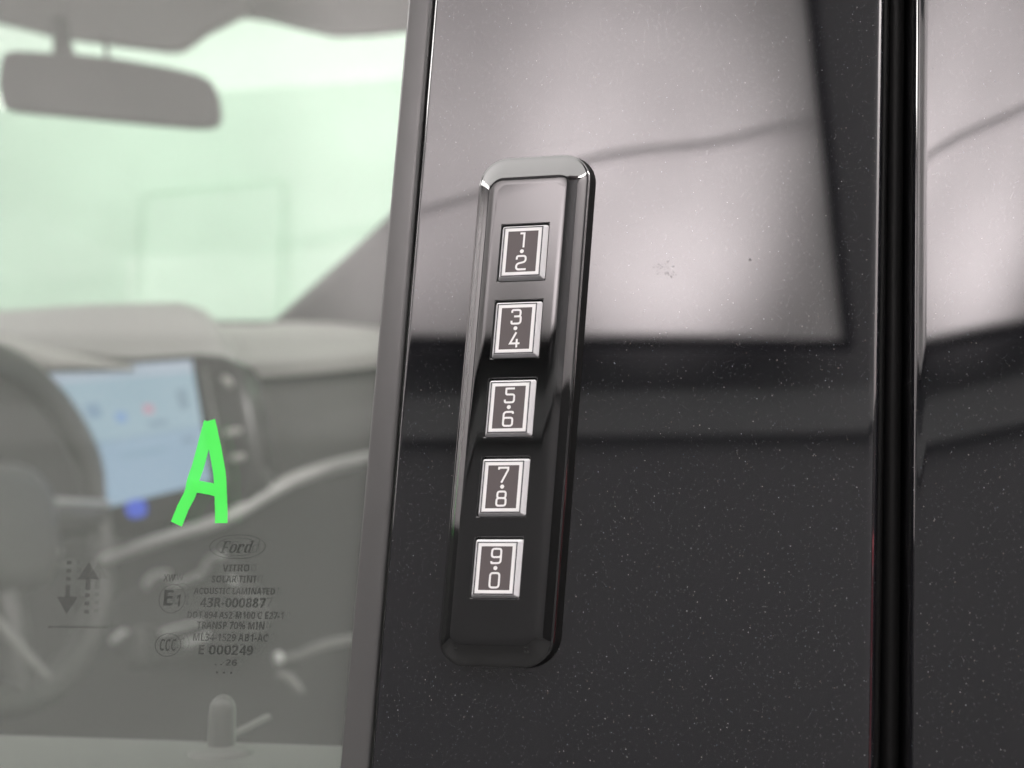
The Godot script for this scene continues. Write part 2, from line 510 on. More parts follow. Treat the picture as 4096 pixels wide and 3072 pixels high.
func make_front_door() -> Node3D:
	var off := W(25, 0)
	var t := thing("front_door", "glossy black front door with pillar cover and side window", "vehicle door", off)
	# pillar cover: rounded left and right lips
	var rings := []
	var lt := Vector2(-18.0, 89.5); var lb := Vector2(-30.1, -80.9)
	var rt := Vector2(81.0, 81.0); var rb := Vector2(72.0, -77.5)
	for i in 9:
		var y := lerpf(-150, 160, i / 8.0)
		var xl := edge_x(lt, lb, y)
		var xr := edge_x(rt, rb, y)
		var ring := []
		ring.append(W(xl, y, -6))
		for k in 7:
			var a := PI / 2 * k / 6.0
			ring.append(W(xl + 0.75 * (1.0 - cos(a)), y, -0.75 + 0.75 * sin(a)))
		ring.append(W(xl + 1.0, y, 0)); ring.append(W(xl + 2.0, y, 0)); ring.append(W((xl + xr) / 2, y, 0))
		ring.append(W(xr - 5.0, y, -0.0)); ring.append(W(xr - 2.4, y, -0.0))
		for k in 9:
			var a := PI / 2 * k / 8.0
			ring.append(W(xr - 2.0 + 2.0 * sin(a), y, -2.0 + 2.0 * cos(a)))
		ring.append(W(xr + 0.1, y, -5)); ring.append(W(xr + 0.1, y, -14))
		rings.append(ring)
	mi("pillar_cover", loft(rings, false, off, false, false, true), M.paint, t)
	# inner flange, with its fine pale edge down in the gap
	mi("flange", tube([W(edge_x(rt, rb, -150) + 1.3, -150, -9.0), W(edge_x(rt, rb, 160) + 1.3, 160, -9.0)], [0.0009], 8, off), M.rubber, t)
	# run channel between glass and cover
	rings = []
	var gt := Vector2(-24.6, 90.1); var gb := Vector2(-37.3, -81.2)
	for i in 9:
		var y := lerpf(-150, 160, i / 8.0)
		var xl := edge_x(gt, gb, y)
		var xr := edge_x(lt, lb, y) - 0.55
		var ring := []
		for q in [[0.0, -4.0], [0.0, -1.6], [0.08, -1.25], [0.3, -1.05], [0.6, -1.0], [2.2, -0.85], [3.9, -0.82], [4.4, -0.84], [4.9, -0.9], [5.3, -1.1], [5.5, -1.5], [5.6, -5.0]]:
			ring.append(W(lerpf(xl, xr, q[0] / 5.6), y, q[1]))
		rings.append(ring)
	mi("run_channel", loft(rings, false, off, false, false, true), M.channel, t)
	# window pane: laminated, 4 mm
	var pane := mi("window_pane", slab([W(-620, -200, -2.0), W(-34.0, -200, -2.0), W(-15.0, 190, -2.0), W(-620, 190, -2.0)], 0.004, 0.0004, off), M.glass, t)
	make_prints(pane, off)
	# painted green letter
	make_letter(pane, off)
	# door shell behind the cover, sill and lock button
	mi("door_core", slab([W(-44, -720, -16), W(70, -720, -16), W(84, 190, -16), W(-12, 190, -16), W(-32, -150, -16)], 0.05, 0.003, off), M.rubber, t)
	mi("lower_skin", rbox(Vector3(0.66, 0.5, 0.01), 0.004), M.body, t).position = Vector3(-0.32, 0.94, -0.008) - off
	var sill := mi("window_sill", rbox(Vector3(0.72, 1.2568 - 1.2, 0.078), 0.008), M.sill, t)
	sill.position = Vector3(-0.38, (1.2568 + 1.2) / 2, -0.05) - off
	var base := Vector3(-0.0957, 1.2568, -0.072)
	var prof := [[8.6, -0.3], [8.4, 0.9], [6.6, 1.7], [4.3, 2.0], [3.7, 2.3], [3.6, 6.0], [3.5, 10.3], [3.45, 11.2], [3.3, 12.6], [2.7, 13.9], [1.7, 14.8], [0.6, 15.2], [0.05, 15.25]]
	for part in 2:
		rings = []
		for k in prof.size():
			if (part == 0 and k > 4) or (part == 1 and k < 4):
				continue
			var ring := []
			for j in 28:
				var a := TAU * j / 28
				ring.append(base + Vector3(cos(a) * prof[k][0], prof[k][1], sin(a) * prof[k][0]) * 0.00106)
			rings.append(ring)
		mi("lock_grommet" if part == 0 else "lock_button", loft(rings, true, off), M.sill if part == 0 else M.knob, t)
	return t

func make_letter(pane: Node3D, off: Vector3) -> void:
	# three overlapping strokes of a paint marker, each a thin raised film
	var left := [Vector2(-70.02, -6.85), Vector2(-70.71, -9.27), Vector2(-72.33, -16.09), Vector2(-73.61, -20.26), Vector2(-74.17, -22.97), Vector2(-75.81, -26.30), Vector2(-77.22, -29.82)]
	var right := [Vector2(-70.26, -6.53), Vector2(-68.95, -11.40), Vector2(-67.34, -18.23), Vector2(-66.81, -23.44), Vector2(-66.58, -26.55), Vector2(-66.46, -29.64)]
	var bar := [Vector2(-73.90, -21.41), Vector2(-70.43, -21.75), Vector2(-66.28, -22.82)]
	var st := st_new(false)
	var k := 0
	for s in [left, right, bar]:
		var pl := PackedVector2Array()
		for i in s.size() - 1:
			for q in 4:
				var t := q / 4.0
				var p0: Vector2 = s[maxi(i - 1, 0)]
				var p1: Vector2 = s[i]
				var p2: Vector2 = s[i + 1]
				var p3: Vector2 = s[mini(i + 2, s.size() - 1)]
				pl.append(p1.cubic_interpolate(p2, p0, p3, t) + Vector2(rng.randfn(0, 0.03), rng.randfn(0, 0.03)))
		pl.append(s[s.size() - 1])
		stroke(st, pl, [2.9, 2.95, 2.7][k], false, -1.9 + 0.03 * k, 0.08, func(p: Vector2, z: float) -> Vector3: return W(p.x, p.y, z), off)
		k += 1
	st.generate_normals()
	var o := mi("painted_letter", st.commit(), M.marker, pane)
	o.set_meta("label", "bright green hand-painted letter A on the window glass")

func text(parent: Node3D, off: Vector3, what: String, centre: Vector2, size: Vector2, bold: bool, z: float, m: Material, font_name: String = "Droid Sans", slant: float = 0.0) -> void:
	var f := SystemFont.new()
	f.font_names = PackedStringArray([font_name])
	f.font_weight = 700 if bold else 400
	var tm := TextMesh.new()
	tm.font = f
	tm.text = what
	tm.font_size = 32
	tm.pixel_size = 0.001
	tm.depth = 0.0006
	tm.curve_step = 2.0
	var bb := tm.get_aabb()
	var o := mi("printed_line", tm, m, parent)
	var k := Vector3(size.x / maxf(bb.size.x, 0.001), size.y / maxf(bb.size.y, 0.001), 0.03) * 0.001
	var lean := 0.072 + slant
	var b := Basis(Vector3(k.x, 0, 0), Vector3(lean * k.y, k.y, 0), Vector3(0, 0, k.z))
	o.transform = Transform3D(b, W(centre.x, centre.y, z) - off - b * bb.get_center())

func ring_print(parent: Node3D, off: Vector3, c: Vector2, rx: float, ry: float, w: float, z: float, m: Material, called: String = "printed_ring") -> void:
	var st := st_new(false)
	var pl := PackedVector2Array()
	for j in 40:
		var a := TAU * j / 40
		pl.append(c + Vector2(cos(a) * rx + 0.072 * sin(a) * ry, sin(a) * ry))
	stroke(st, pl, w, true, z, 0.02, func(p: Vector2, zz: float) -> Vector3: return W(p.x, p.y, zz), off)
	st.generate_normals()
	mi(called, st.commit(), m, parent)

func make_prints(pane: Node3D, off: Vector3) -> void:
	# the same print on the outer and the inner ply, so it shows double
	for ply in 2:
		var z := -1.96 if ply == 0 else -6.04
		var m: Material = M.print if ply == 0 else M.print_back
		text(pane, off, "VITRO", Vector2(-62.59, -39.56), Vector2(0.108 * 58, 0.108 * 14), true, z, m)
		text(pane, off, "SOLAR TINT", Vector2(-62.93, -41.99), Vector2(0.108 * 98, 0.108 * 14), true, z, m)
		text(pane, off, "ACOUSTIC LAMINATED", Vector2(-62.84, -44.62), Vector2(0.108 * 176, 0.108 * 13), true, z, m)
		text(pane, off, "43R-000887", Vector2(-63.07, -47.15), Vector2(0.108 * 142, 0.108 * 19), true, z, m)
		text(pane, off, "DOT 894 AS2 M100 C E27-1", Vector2(-62.43, -49.86), Vector2(0.108 * 208, 0.108 * 14), true, z, m)
		text(pane, off, "TRANSP 70% MIN", Vector2(-63.43, -52.07), Vector2(0.108 * 146, 0.108 * 15), true, z, m)
		text(pane, off, "ML34-1529 AB1-AC", Vector2(-63.34, -54.68), Vector2(0.108 * 162, 0.108 * 15), true, z, m)
		text(pane, off, "E 000249", Vector2(-64.32, -57.39), Vector2(0.108 * 118, 0.108 * 19), true, z, m)
		text(pane, off, ". . 26", Vector2(-64.22, -60.07), Vector2(0.108 * 48, 0.108 * 13), true, z, m)
		text(pane, off, ". . .", Vector2(-64.57, -62.26), Vector2(0.108 * 36, 0.108 * 4), true, z, m)
		text(pane, off, "XW", Vector2(-78.36, -41.78), Vector2(0.108 * 26, 0.108 * 14), true, z, m)
		# oval badge
		ring_print(pane, off, Vector2(-62.43, -34.87), 0.108 * 61, 0.108 * 24.5, 0.16, z, m, "oval_badge_ring")
		ring_print(pane, off, Vector2(-62.43, -34.87), 0.108 * 47, 0.108 * 18.0, 0.10, z, m, "oval_badge_ring")
		text(pane, off, "Ford", Vector2(-62.43, -34.87), Vector2(0.108 * 68, 0.108 * 25), true, z, m, "Droid Serif", 0.28)
		# approval marks
		ring_print(pane, off, Vector2(-77.48, -46.37), 0.108 * 29, 0.108 * 29, 0.18, z, m)
		text(pane, off, "E", Vector2(-78.38, -46.17), Vector2(0.108 * 20, 0.108 * 32), true, z, m)
		text(pane, off, "1", Vector2(-76.03, -46.76), Vector2(0.108 * 9, 0.108 * 24), true, z, m)
		ring_print(pane, off, Vector2(-78.02, -56.50), 0.108 * 28, 0.108 * 23, 0.22, z, m)
		text(pane, off, "CCC", Vector2(-78.02, -56.50), Vector2(0.108 * 36, 0.108 * 24), true, z, m)
		# up and down arrows with broken tails
		var st := st_new(false)
		var q := func(x0: float, y0: float, x1: float, y1: float) -> void:
			var pl := PackedVector2Array([Vector2(x0, y0), Vector2(x1, y1)])
			stroke(st, pl, 1.15, false, z, 0.02, func(p: Vector2, zz: float) -> Vector3: return W(p.x, p.y, zz), off)
		var s: float = 0.108
		var d: Vector2 = Vector2(-103.01, -43.80)
		var u: Vector2 = Vector2(-98.09, -43.76)
		for k in 3:
			q.call(d.x, d.y + s * (53 - 17 * k), d.x, d.y + s * (45 - 17 * k))
			q.call(u.x, u.y - s * (57 - 17 * k), u.x, u.y - s * (49 - 17 * k))
		q.call(d.x, d.y + s * 2, d.x, d.y - s * 24)
		q.call(u.x, u.y - s * 8, u.x, u.y + s * 16)
		for a in [[d, -1.0, 22.0], [u, 1.0, 14.0]]:
			var c: Vector2 = a[0]
			var sg: float = a[1]
			var y0: float = c.y + sg * s * a[2]
			var pts := [W(c.x - s * 24, y0, z), W(c.x + s * 24, y0, z), W(c.x, y0 + sg * s * 36, z)]
			if sg > 0:
				tri(st, pts[0], pts[2], pts[1], off)
			else:
				tri(st, pts[0], pts[1], pts[2], off)
		st.generate_normals()
		mi("arrow_print", st.commit(), m, pane)
		st = st_new(false)
		for k in 22:
			var c: Vector2 = Vector2(-107.28, -52.95) + Vector2(k * s * 6.3, 0)
			stroke(st, PackedVector2Array([c, c + Vector2(s * rng.randf_range(3.5, 5.6), 0)]), s * rng.randf_range(2.5, 5), false, z, 0.02, func(p: Vector2, zz: float) -> Vector3: return W(p.x, p.y, zz), off)
		st.generate_normals()
		mi("small_print", st.commit(), m, pane)

func make_rear_door() -> void:
	var off := W(100, 0)
	var t := thing("rear_door", "edge of glossy black rear door right of the dark gap", "vehicle door", off)
	var rings := []
	var a0 := Vector2(87.2, 80.4); var b0 := Vector2(78.8, -77.3)
	var tn := tan(deg_to_rad(9.0))
	for i in 13:
		var y := lerpf(-150, 160, i / 12.0)
		var x := edge_x(a0, b0, y)
		var ring := []
		ring.append(W(x - 0.1, y, -16)); ring.append(W(x - 0.1, y, -3))
		for k in 7:
			var a := PI / 2 * k / 6.0
			ring.append(W(x + 1.1 * (1.0 - cos(a)), y, -1.1 + 1.1 * sin(a) - 0.2))
		for k in 16:
			var dx := 1.5 + k * k * 1.0
			ring.append(W(x + dx, y, -0.2 + dx * tn - dx * dx * 0.0009 + 0.00036 * dx * y))
		rings.append(ring)
	mi("door_skin", loft(rings, false, off, false, false, true), M.paint_rear, t)
	# dark seal deep in the gap
	rings = []
	for i in 9:
		var y := lerpf(-150, 160, i / 8.0)
		var x := edge_x(a0, b0, y)
		var ring := []
		for q in [[-8.5, -15.5], [-4.2, -13.5], [-3.9, -11.6], [-3.2, -10.6], [-2.2, -10.3], [-1.2, -10.6], [-0.5, -11.4], [-0.2, -14.0]]:
			ring.append(W(x + q[0], y, q[1]))
		rings.append(ring)
	mi("gap_seal", loft(rings, false, off, false, false, true), M.rubber, t)
	mi("door_core", slab([W(70, -720, -17), W(420, -720, -17), W(420, 190, -17), W(84, 190, -17)], 0.05, 0.003, off), M.rubber, t)

# ---------------------------------------------------------------- the number pad
func K(a: float, b: float, z: float) -> Vector3:     # pad axes (mm): a across, b up along its lean
	return W(0.33 + a + 0.084 * (b + 5.87), b, z)

func outline(a0: float, a1: float, b0: float, b1: float, r: float, z: float) -> Array:
	var out := []
	for c in [[a1 - r, b1 - r, 0], [a0 + r, b1 - r, 1], [a0 + r, b0 + r, 2], [a1 - r, b0 + r, 3]]:
		for k in 11:
			var an: float = PI / 2 * (c[2] + k / 10.0)
			out.append(K(c[0] + cos(an) * r, c[1] + sin(an) * r, z))
	return out

func make_keypad() -> void:
	var off := W(0.33, -5.87)
	var t := thing("entry_keypad", "slim gloss black keypad with five numbered square buttons in a column", "keypad", off)
	# skirt and bevel: outline rings from the paint up to the raised face
	var rings := []
	var A := [-11.5, 14.1, -59.7, 50.0]        # foot: a0 a1 b0 b1
	var B := [-11.3, 13.0, -59.4, 49.7]        # top of the skirt, 3 mm up
	var C := [-8.5, 9.4, -55.2, 44.9]          # raised face
	rings.append(outline(A[0], A[1], A[2], A[3], 6.4, -0.2))
	rings.append(outline(A[0], A[1], A[2], A[3], 6.4, 0.35))
	rings.append(outline(B[0], B[1] + 0.1, B[2], B[3], 6.2, 2.7))
	mi("gasket_skirt", loft(rings, true, off, false, false, false), M.gasket, t)
	rings = [rings[2]]
	for k in 5:
		var s := k / 4.0
		var g := 0.42 * s * s
		rings.append(outline(B[0] + g, B[1] - g, B[2] + g, B[3] - g, 6.1 - g, 2.75 + 0.36 * (1.0 - (1.0 - s) * (1.0 - s))))
	var H := 5.3
	for k in 9:
		var e := 0.04 + 0.95 * k / 8.0
		rings.append(outline(lerpf(B[0] + 0.45, C[0], e), lerpf(B[1] - 0.45, C[1], e), lerpf(B[2] + 0.45, C[2], e), lerpf(B[3] - 0.45, C[3], e), lerpf(5.6, 3.0, e), lerpf(3.1, H - 0.3, sin(e * 0.95) / sin(0.95))))
	mi("bevelled_rim", loft(rings, true, off, false, false, false), M.gloss, t)
	# edge roll from the bevel to the face
	rings = []
	for k in 12:
		var s := k / 11.0
		var g := lerpf(-0.1, 2.0, s)
		var drop := 0.26 * pow(1.0 - s, 2) + (0.06 * (1.0 - k / 2.0) if k < 2 else 0.0)
		rings.append(outline(C[0] + g, C[1] - g, C[2] + g, C[3] - g, 3.0 - g * 0.5, H + 0.03 - drop))
	mi("edge_roll", loft(rings, true, off, false, false, false), M.gloss, t)
	# the face with its five sockets
	var fz := H + 0.03
	var st := st_new(false)
	var D := [C[0] + 2.0, C[1] - 2.0, C[2] + 2.0, C[3] - 2.0]
	var cb := [27.7, 11.05, -5.7, -22.3, -39.0]
	var ha := 5.32; var hb := 6.42       # socket half sizes (mouth)
	var ca := 0.2
	var face := outline(D[0], D[1], D[2], D[3], 2.0, fz)
	# top end, bottom end as fans, strips between
	var top_b: float = cb[0] + hb
	var low_b: float = cb[4] - hb
	var capt := [K(D[1], top_b, fz)]
	for k in 22: capt.append(face[k])
	capt.append(K(D[0], top_b, fz))
	var mid := K((D[0] + D[1]) / 2, top_b + 2.0, fz)
	for k in capt.size():
		tri(st, mid, capt[(k + 1) % capt.size()], capt[k], off)
	var capb := [K(D[0], low_b, fz)]
	for k in 22: capb.append(face[22 + k])
	capb.append(K(D[1], low_b, fz))
	mid = K((D[0] + D[1]) / 2, low_b - 4.0, fz)
	for k in capb.size():
		tri(st, mid, capb[(k + 1) % capb.size()], capb[k], off)
	var quad := func(a0: float, a1: float, b0: float, b1: float) -> void:
		var p := [K(a0, b0, fz), K(a1, b0, fz), K(a1, b1, fz), K(a0, b1, fz)]
		tri(st, p[0], p[2], p[1], off); tri(st, p[0], p[3], p[2], off)
	for i in 5:
		quad.call(D[0], ca - ha, cb[i] - hb, cb[i] + hb)
		quad.call(ca + ha, D[1], cb[i] - hb, cb[i] + hb)
		if i < 4:
			quad.call(D[0], D[1], cb[i + 1] + hb, cb[i] - hb)
	st.generate_normals()
	mi("face_plate", st.commit(), M.gloss, t)
	var chars := [["1", "2"], ["3", "4"], ["5", "6"], ["7", "8"], ["9", "0"]]
	for i in 5:
		var b: float = cb[i]
		# socket: rounded mouth, then straight walls
		rings = []
		for q in [[0.0, 0.0], [0.06, -0.015], [0.12, -0.06], [0.16, -0.13], [0.18, -0.25], [0.18, -3.2]]:
			var r: float = q[0]
			var ring := []
			for c in [[1, 1, 0], [-1, 1, 1], [-1, -1, 2], [1, -1, 3]]:
				for k in 7:
					var an: float = PI / 2 * (c[2] + k / 6.0)
					var rr: float = 0.0001 if r == 0.0 else minf(0.7, r * 3.0)
					ring.append(K(ca + c[0] * (ha - r - rr) + cos(an) * rr, b + c[1] * (hb - r - rr) + sin(an) * rr, fz + q[1]))
			rings.append(ring)
		mi("socket", loft(rings, true, off, false, true, false), M.gloss, t)
		make_button(t, off, ca - 0.1, b - 0.1, fz, chars[i])

func make_button(t: Node3D, off: Vector3, a: float, b: float, fz: float, ch: Array) -> void:
	var rings := []
	for q in [[4.78, 5.85, -3.0], [4.78, 5.85, -0.1], [4.74, 5.82, 0.12], [4.42, 5.55, 0.98], [4.38, 5.5, 1.06], [4.3, 5.42, 1.1]]:
		rings.append(outline(a - q[0], a + q[0] + (0.45 if q[2] < 0.5 else 0.05), b - q[1] - (0.25 if q[2] < 0.5 else 0.0), b + q[1], 0.5 if q[2] < 0.5 else 0.22, fz + q[2]))
	var btn := mi("button", loft(rings, true, off, false, true, false), M.key, t)
	btn.set_meta("label", "square button marked %s and %s" % [ch[0], ch[1]])
	var at := func(p: Vector2, z: float) -> Vector3: return K(a + p.x, b + p.y, z)
	var z1 := fz + 1.13
	var st := st_new(false)
	var lineq := PackedVector2Array([Vector2(-4.12, -5.28), Vector2(4.12, -5.28), Vector2(4.12, 5.28), Vector2(-4.12, 5.28)])
	stroke(st, lineq, 0.17, true, z1 + 0.005, 0.05, at, off)
	st.generate_normals()
	mi("outline", st.commit(), M.key_line, btn)
	st = st_new(false)
	var fr := PackedVector2Array([Vector2(-3.58, -4.76), Vector2(3.58, -4.76), Vector2(3.58, 4.76), Vector2(-3.58, 4.76)])
	stroke(st, fr, 0.62, true, z1 + 0.02, 0.05, at, off)
	st.generate_normals()
	mi("frame", st.commit(), M.key_white, btn)
	st = st_new(false)
	var p := [at.call(Vector2(-3.25, -4.45), z1), at.call(Vector2(3.25, -4.45), z1), at.call(Vector2(3.25, 4.45), z1), at.call(Vector2(-3.25, 4.45), z1)]
	tri(st, p[0], p[2], p[1], off); tri(st, p[0], p[3], p[2], off)
	st.generate_normals()
	mi("printed_field", st.commit(), M.key_face, btn)
	# digits and the dot between them
	for k in 2:
		st = st_new(false)
		var h := 2.92
		var o := Vector2(-0.33 * h, 1.02 if k == 0 else -3.92)
		var lift := 0.0
		for s: Array in glyph(ch[k]):
			var pl := PackedVector2Array()
			for v: Vector2 in s[1]:
				pl.append(o + v * h)
			stroke(st, pl, 0.41, s[0], z1 + 0.03 + lift, 0.05, at, off)
			lift += 0.012
		st.generate_normals()
		mi("digit", st.commit(), M.key_white, btn)
	st = st_new(false)
	for j in 16:
		var c0: Vector3 = at.call(Vector2(0, 0.02), z1 + 0.03)
		var c1: Vector3 = at.call(Vector2(cos(TAU * j / 16), sin(TAU * j / 16)) * 0.43 + Vector2(0, 0.02), z1 + 0.03)
		var c2: Vector3 = at.call(Vector2(cos(TAU * (j + 1) / 16), sin(TAU * (j + 1) / 16)) * 0.43 + Vector2(0, 0.02), z1 + 0.03)
		tri(st, c0, c2, c1, off)
	st.generate_normals()
	mi("dot", st.commit(), M.key_white, btn)

# ---------------------------------------------------------------- the cabin
func make_cabin() -> void:
	var off := Vector3(-0.7, 1.2, -0.9)
	var t := thing("truck_cabin", "grey truck cabin seen through the side window", "vehicle cabin", off)
	mi("roof", rbox(Vector3(2.4, 0.05, 1.1), 0.02), M.headliner, t).position = Vector3(-0.55, 2.22, -0.6) - off
	mi("headliner", slab([Vector3(-0.6470, 2.2117, -1.2000), Vector3(-0.2768, 2.1750, -1.2000), Vector3(-0.3024, 2.0249, -1.2000), Vector3(-0.3646, 2.0279, -1.2000), Vector3(-0.4072, 2.0265, -1.2000), Vector3(-0.4654, 2.0284, -1.2000), Vector3(-0.5241, 2.0465, -1.2000), Vector3(-0.5694, 2.0622, -1.2000), Vector3(-0.6058, 2.0695, -1.2000), Vector3(-0.6414, 2.0668, -1.2000)], 0.012, 0.005, off), M.headliner, t)
	mi("sensor_housing", slab([Vector3(-0.9672, 2.1282, -1.0000), Vector3(-0.4952, 2.0814, -1.0000), Vector3(-0.5068, 1.9724, -1.0000), Vector3(-0.5182, 1.9660, -1.0000), Vector3(-0.5369, 1.9572, -1.0000), Vector3(-0.5630, 1.9470, -1.0000), Vector3(-0.5871, 1.9306, -1.0000), Vector3(-0.5981, 1.9259, -1.0000), Vector3(-0.6143, 1.9260, -1.0000), Vector3(-0.7407, 1.9520, -1.0000), Vector3(-0.7769, 1.9606, -1.0000), Vector3(-0.8480, 1.9835, -1.0000), Vector3(-0.9581, 2.0159, -1.0000)], 0.012, 0.005, off), M.visor, t)
	mi("windscreen", slab([Vector3(-2.2, 1.2, -1.5), Vector3(0.3, 1.2, -1.5), Vector3(0.3, 2.7, -1.5), Vector3(-2.2, 2.7, -1.5)], 0.005, 0.0005, off), M.screen_glass, t)
	mi("roof_pillar", slab([Vector3(-0.6673, 1.6143, -1.3800), Vector3(-0.6379, 1.6471, -1.3800), Vector3(-0.5712, 1.7037, -1.3800), Vector3(-0.5048, 1.7607, -1.3800), Vector3(-0.4519, 1.8078, -1.3800), Vector3(-0.3436, 1.9089, -1.3800), Vector3(-0.3067, 1.8623, -1.3800), Vector3(-0.3266, 1.5957, -1.3800), Vector3(-0.5305, 1.5799, -1.3800)], 0.06, 0.03, off), M.pillar_trim, t)
	# far door below the window line
	mi("far_door_panel", slab([Vector3(-1.3030, 1.6901, -1.4400), Vector3(-0.3258, 1.6572, -1.4400), Vector3(-0.3202, 0.7581, -1.4400), Vector3(-1.2207, 0.7083, -1.4400)], 0.05, 0.01, off), M.dark, t)
	mi("cabin_floor", box(Vector3(2.0, 0.04, 1.4)), M.dark, t).position = Vector3(-0.6, 0.62, -0.8) - off

	var doff := Vector3(-0.5, 1.3, -1.05)
	var d := thing("dashboard", "pale grey dashboard with lit touchscreen and silver trim line", "dashboard", doff)
	mi("dash_top", loft([
		[Vector3(-0.7672, 1.6490, -1.3600), Vector3(-0.6295, 1.6438, -1.3600), Vector3(-0.5697, 1.6469, -1.3600), Vector3(-0.5103, 1.6427, -1.3600), Vector3(-0.4298, 1.6322, -1.3600), Vector3(-0.3365, 1.6194, -1.3600)],
		[Vector3(-0.7468, 1.6371, -1.3200), Vector3(-0.6126, 1.6313, -1.3200), Vector3(-0.5542, 1.6336, -1.3200), Vector3(-0.4964, 1.6303, -1.3200), Vector3(-0.4179, 1.6208, -1.3200), Vector3(-0.3270, 1.6090, -1.3200)],
		[Vector3(-0.6538, 1.5589, -1.1400), Vector3(-0.5485, 1.5535, -1.1400), Vector3(-0.4970, 1.5545, -1.1400), Vector3(-0.4334, 1.5571, -1.1400), Vector3(-0.3645, 1.5630, -1.1400), Vector3(-0.2844, 1.5679, -1.1400)],
		[Vector3(-0.6381, 1.5413, -1.1100), Vector3(-0.5416, 1.5351, -1.1100), Vector3(-0.4849, 1.5360, -1.1100), Vector3(-0.4227, 1.5392, -1.1100), Vector3(-0.3555, 1.5457, -1.1100), Vector3(-0.2772, 1.5506, -1.1100)],
		[Vector3(-0.6375, 1.5278, -1.1100), Vector3(-0.5411, 1.5218, -1.1100), Vector3(-0.4845, 1.5240, -1.1100), Vector3(-0.4225, 1.5278, -1.1100), Vector3(-0.3553, 1.5338, -1.1100), Vector3(-0.2771, 1.5388, -1.1100)]], false, doff, false, false, true), M.dash_pale, d)
	mi("dash_face", loft([
		[Vector3(-0.6528, 1.5363, -1.1400), Vector3(-0.5542, 1.5301, -1.1400), Vector3(-0.4963, 1.5311, -1.1400), Vector3(-0.4329, 1.5356, -1.1400), Vector3(-0.3641, 1.5411, -1.1400), Vector3(-0.2842, 1.5462, -1.1400)],
		[Vector3(-0.6471, 1.5197, -1.1300), Vector3(-0.5494, 1.5138, -1.1300), Vector3(-0.4920, 1.5161, -1.1300), Vector3(-0.4291, 1.5194, -1.1300), Vector3(-0.3610, 1.5250, -1.1300), Vector3(-0.2817, 1.5302, -1.1300)],
		[Vector3(-0.6265, 1.5029, -1.0900), Vector3(-0.5318, 1.4985, -1.0900), Vector3(-0.4761, 1.5008, -1.0900), Vector3(-0.4151, 1.5041, -1.0900), Vector3(-0.3490, 1.5096, -1.0900), Vector3(-0.2722, 1.5147, -1.0900)],
		[Vector3(-0.6072, 1.4044, -1.0600), Vector3(-0.5096, 1.4034, -1.0600), Vector3(-0.4501, 1.4140, -1.0600), Vector3(-0.4030, 1.4219, -1.0600), Vector3(-0.3391, 1.4351, -1.0600), Vector3(-0.2646, 1.4451, -1.0600)],
		[Vector3(-0.6196, 1.3478, -1.0900), Vector3(-0.5205, 1.3532, -1.0900), Vector3(-0.4606, 1.3874, -1.0900), Vector3(-0.4127, 1.4013, -1.0900), Vector3(-0.3475, 1.4149, -1.0900), Vector3(-0.2714, 1.4282, -1.0900)]], false, doff, false, false, true), M.dash, d)
	mi("lower_dash", slab([Vector3(-0.9516, 1.3310, -1.1000), Vector3(-0.6554, 1.3305, -1.1000), Vector3(-0.5132, 1.3767, -1.1000), Vector3(-0.4648, 1.3996, -1.1000), Vector3(-0.2738, 1.4319, -1.1000), Vector3(-0.2694, 0.9216, -1.1000), Vector3(-0.9171, 0.8899, -1.1000)], 0.1, 0.02, doff), M.dark, d)
	mi("silver_trim", tube([Vector3(-0.5950, 1.2939, -0.8800), Vector3(-0.5400, 1.3126, -0.8800), Vector3(-0.4829, 1.3296, -0.8800), Vector3(-0.4557, 1.3446, -0.9000), Vector3(-0.4371, 1.3640, -0.9300), Vector3(-0.4116, 1.3836, -0.9600), Vector3(-0.3752, 1.3980, -0.9800), Vector3(-0.3045, 1.4129, -0.9800)], [0.006, 0.0075, 0.0075, 0.0075, 0.008, 0.008, 0.008, 0.008], 14, doff), M.silver, d)
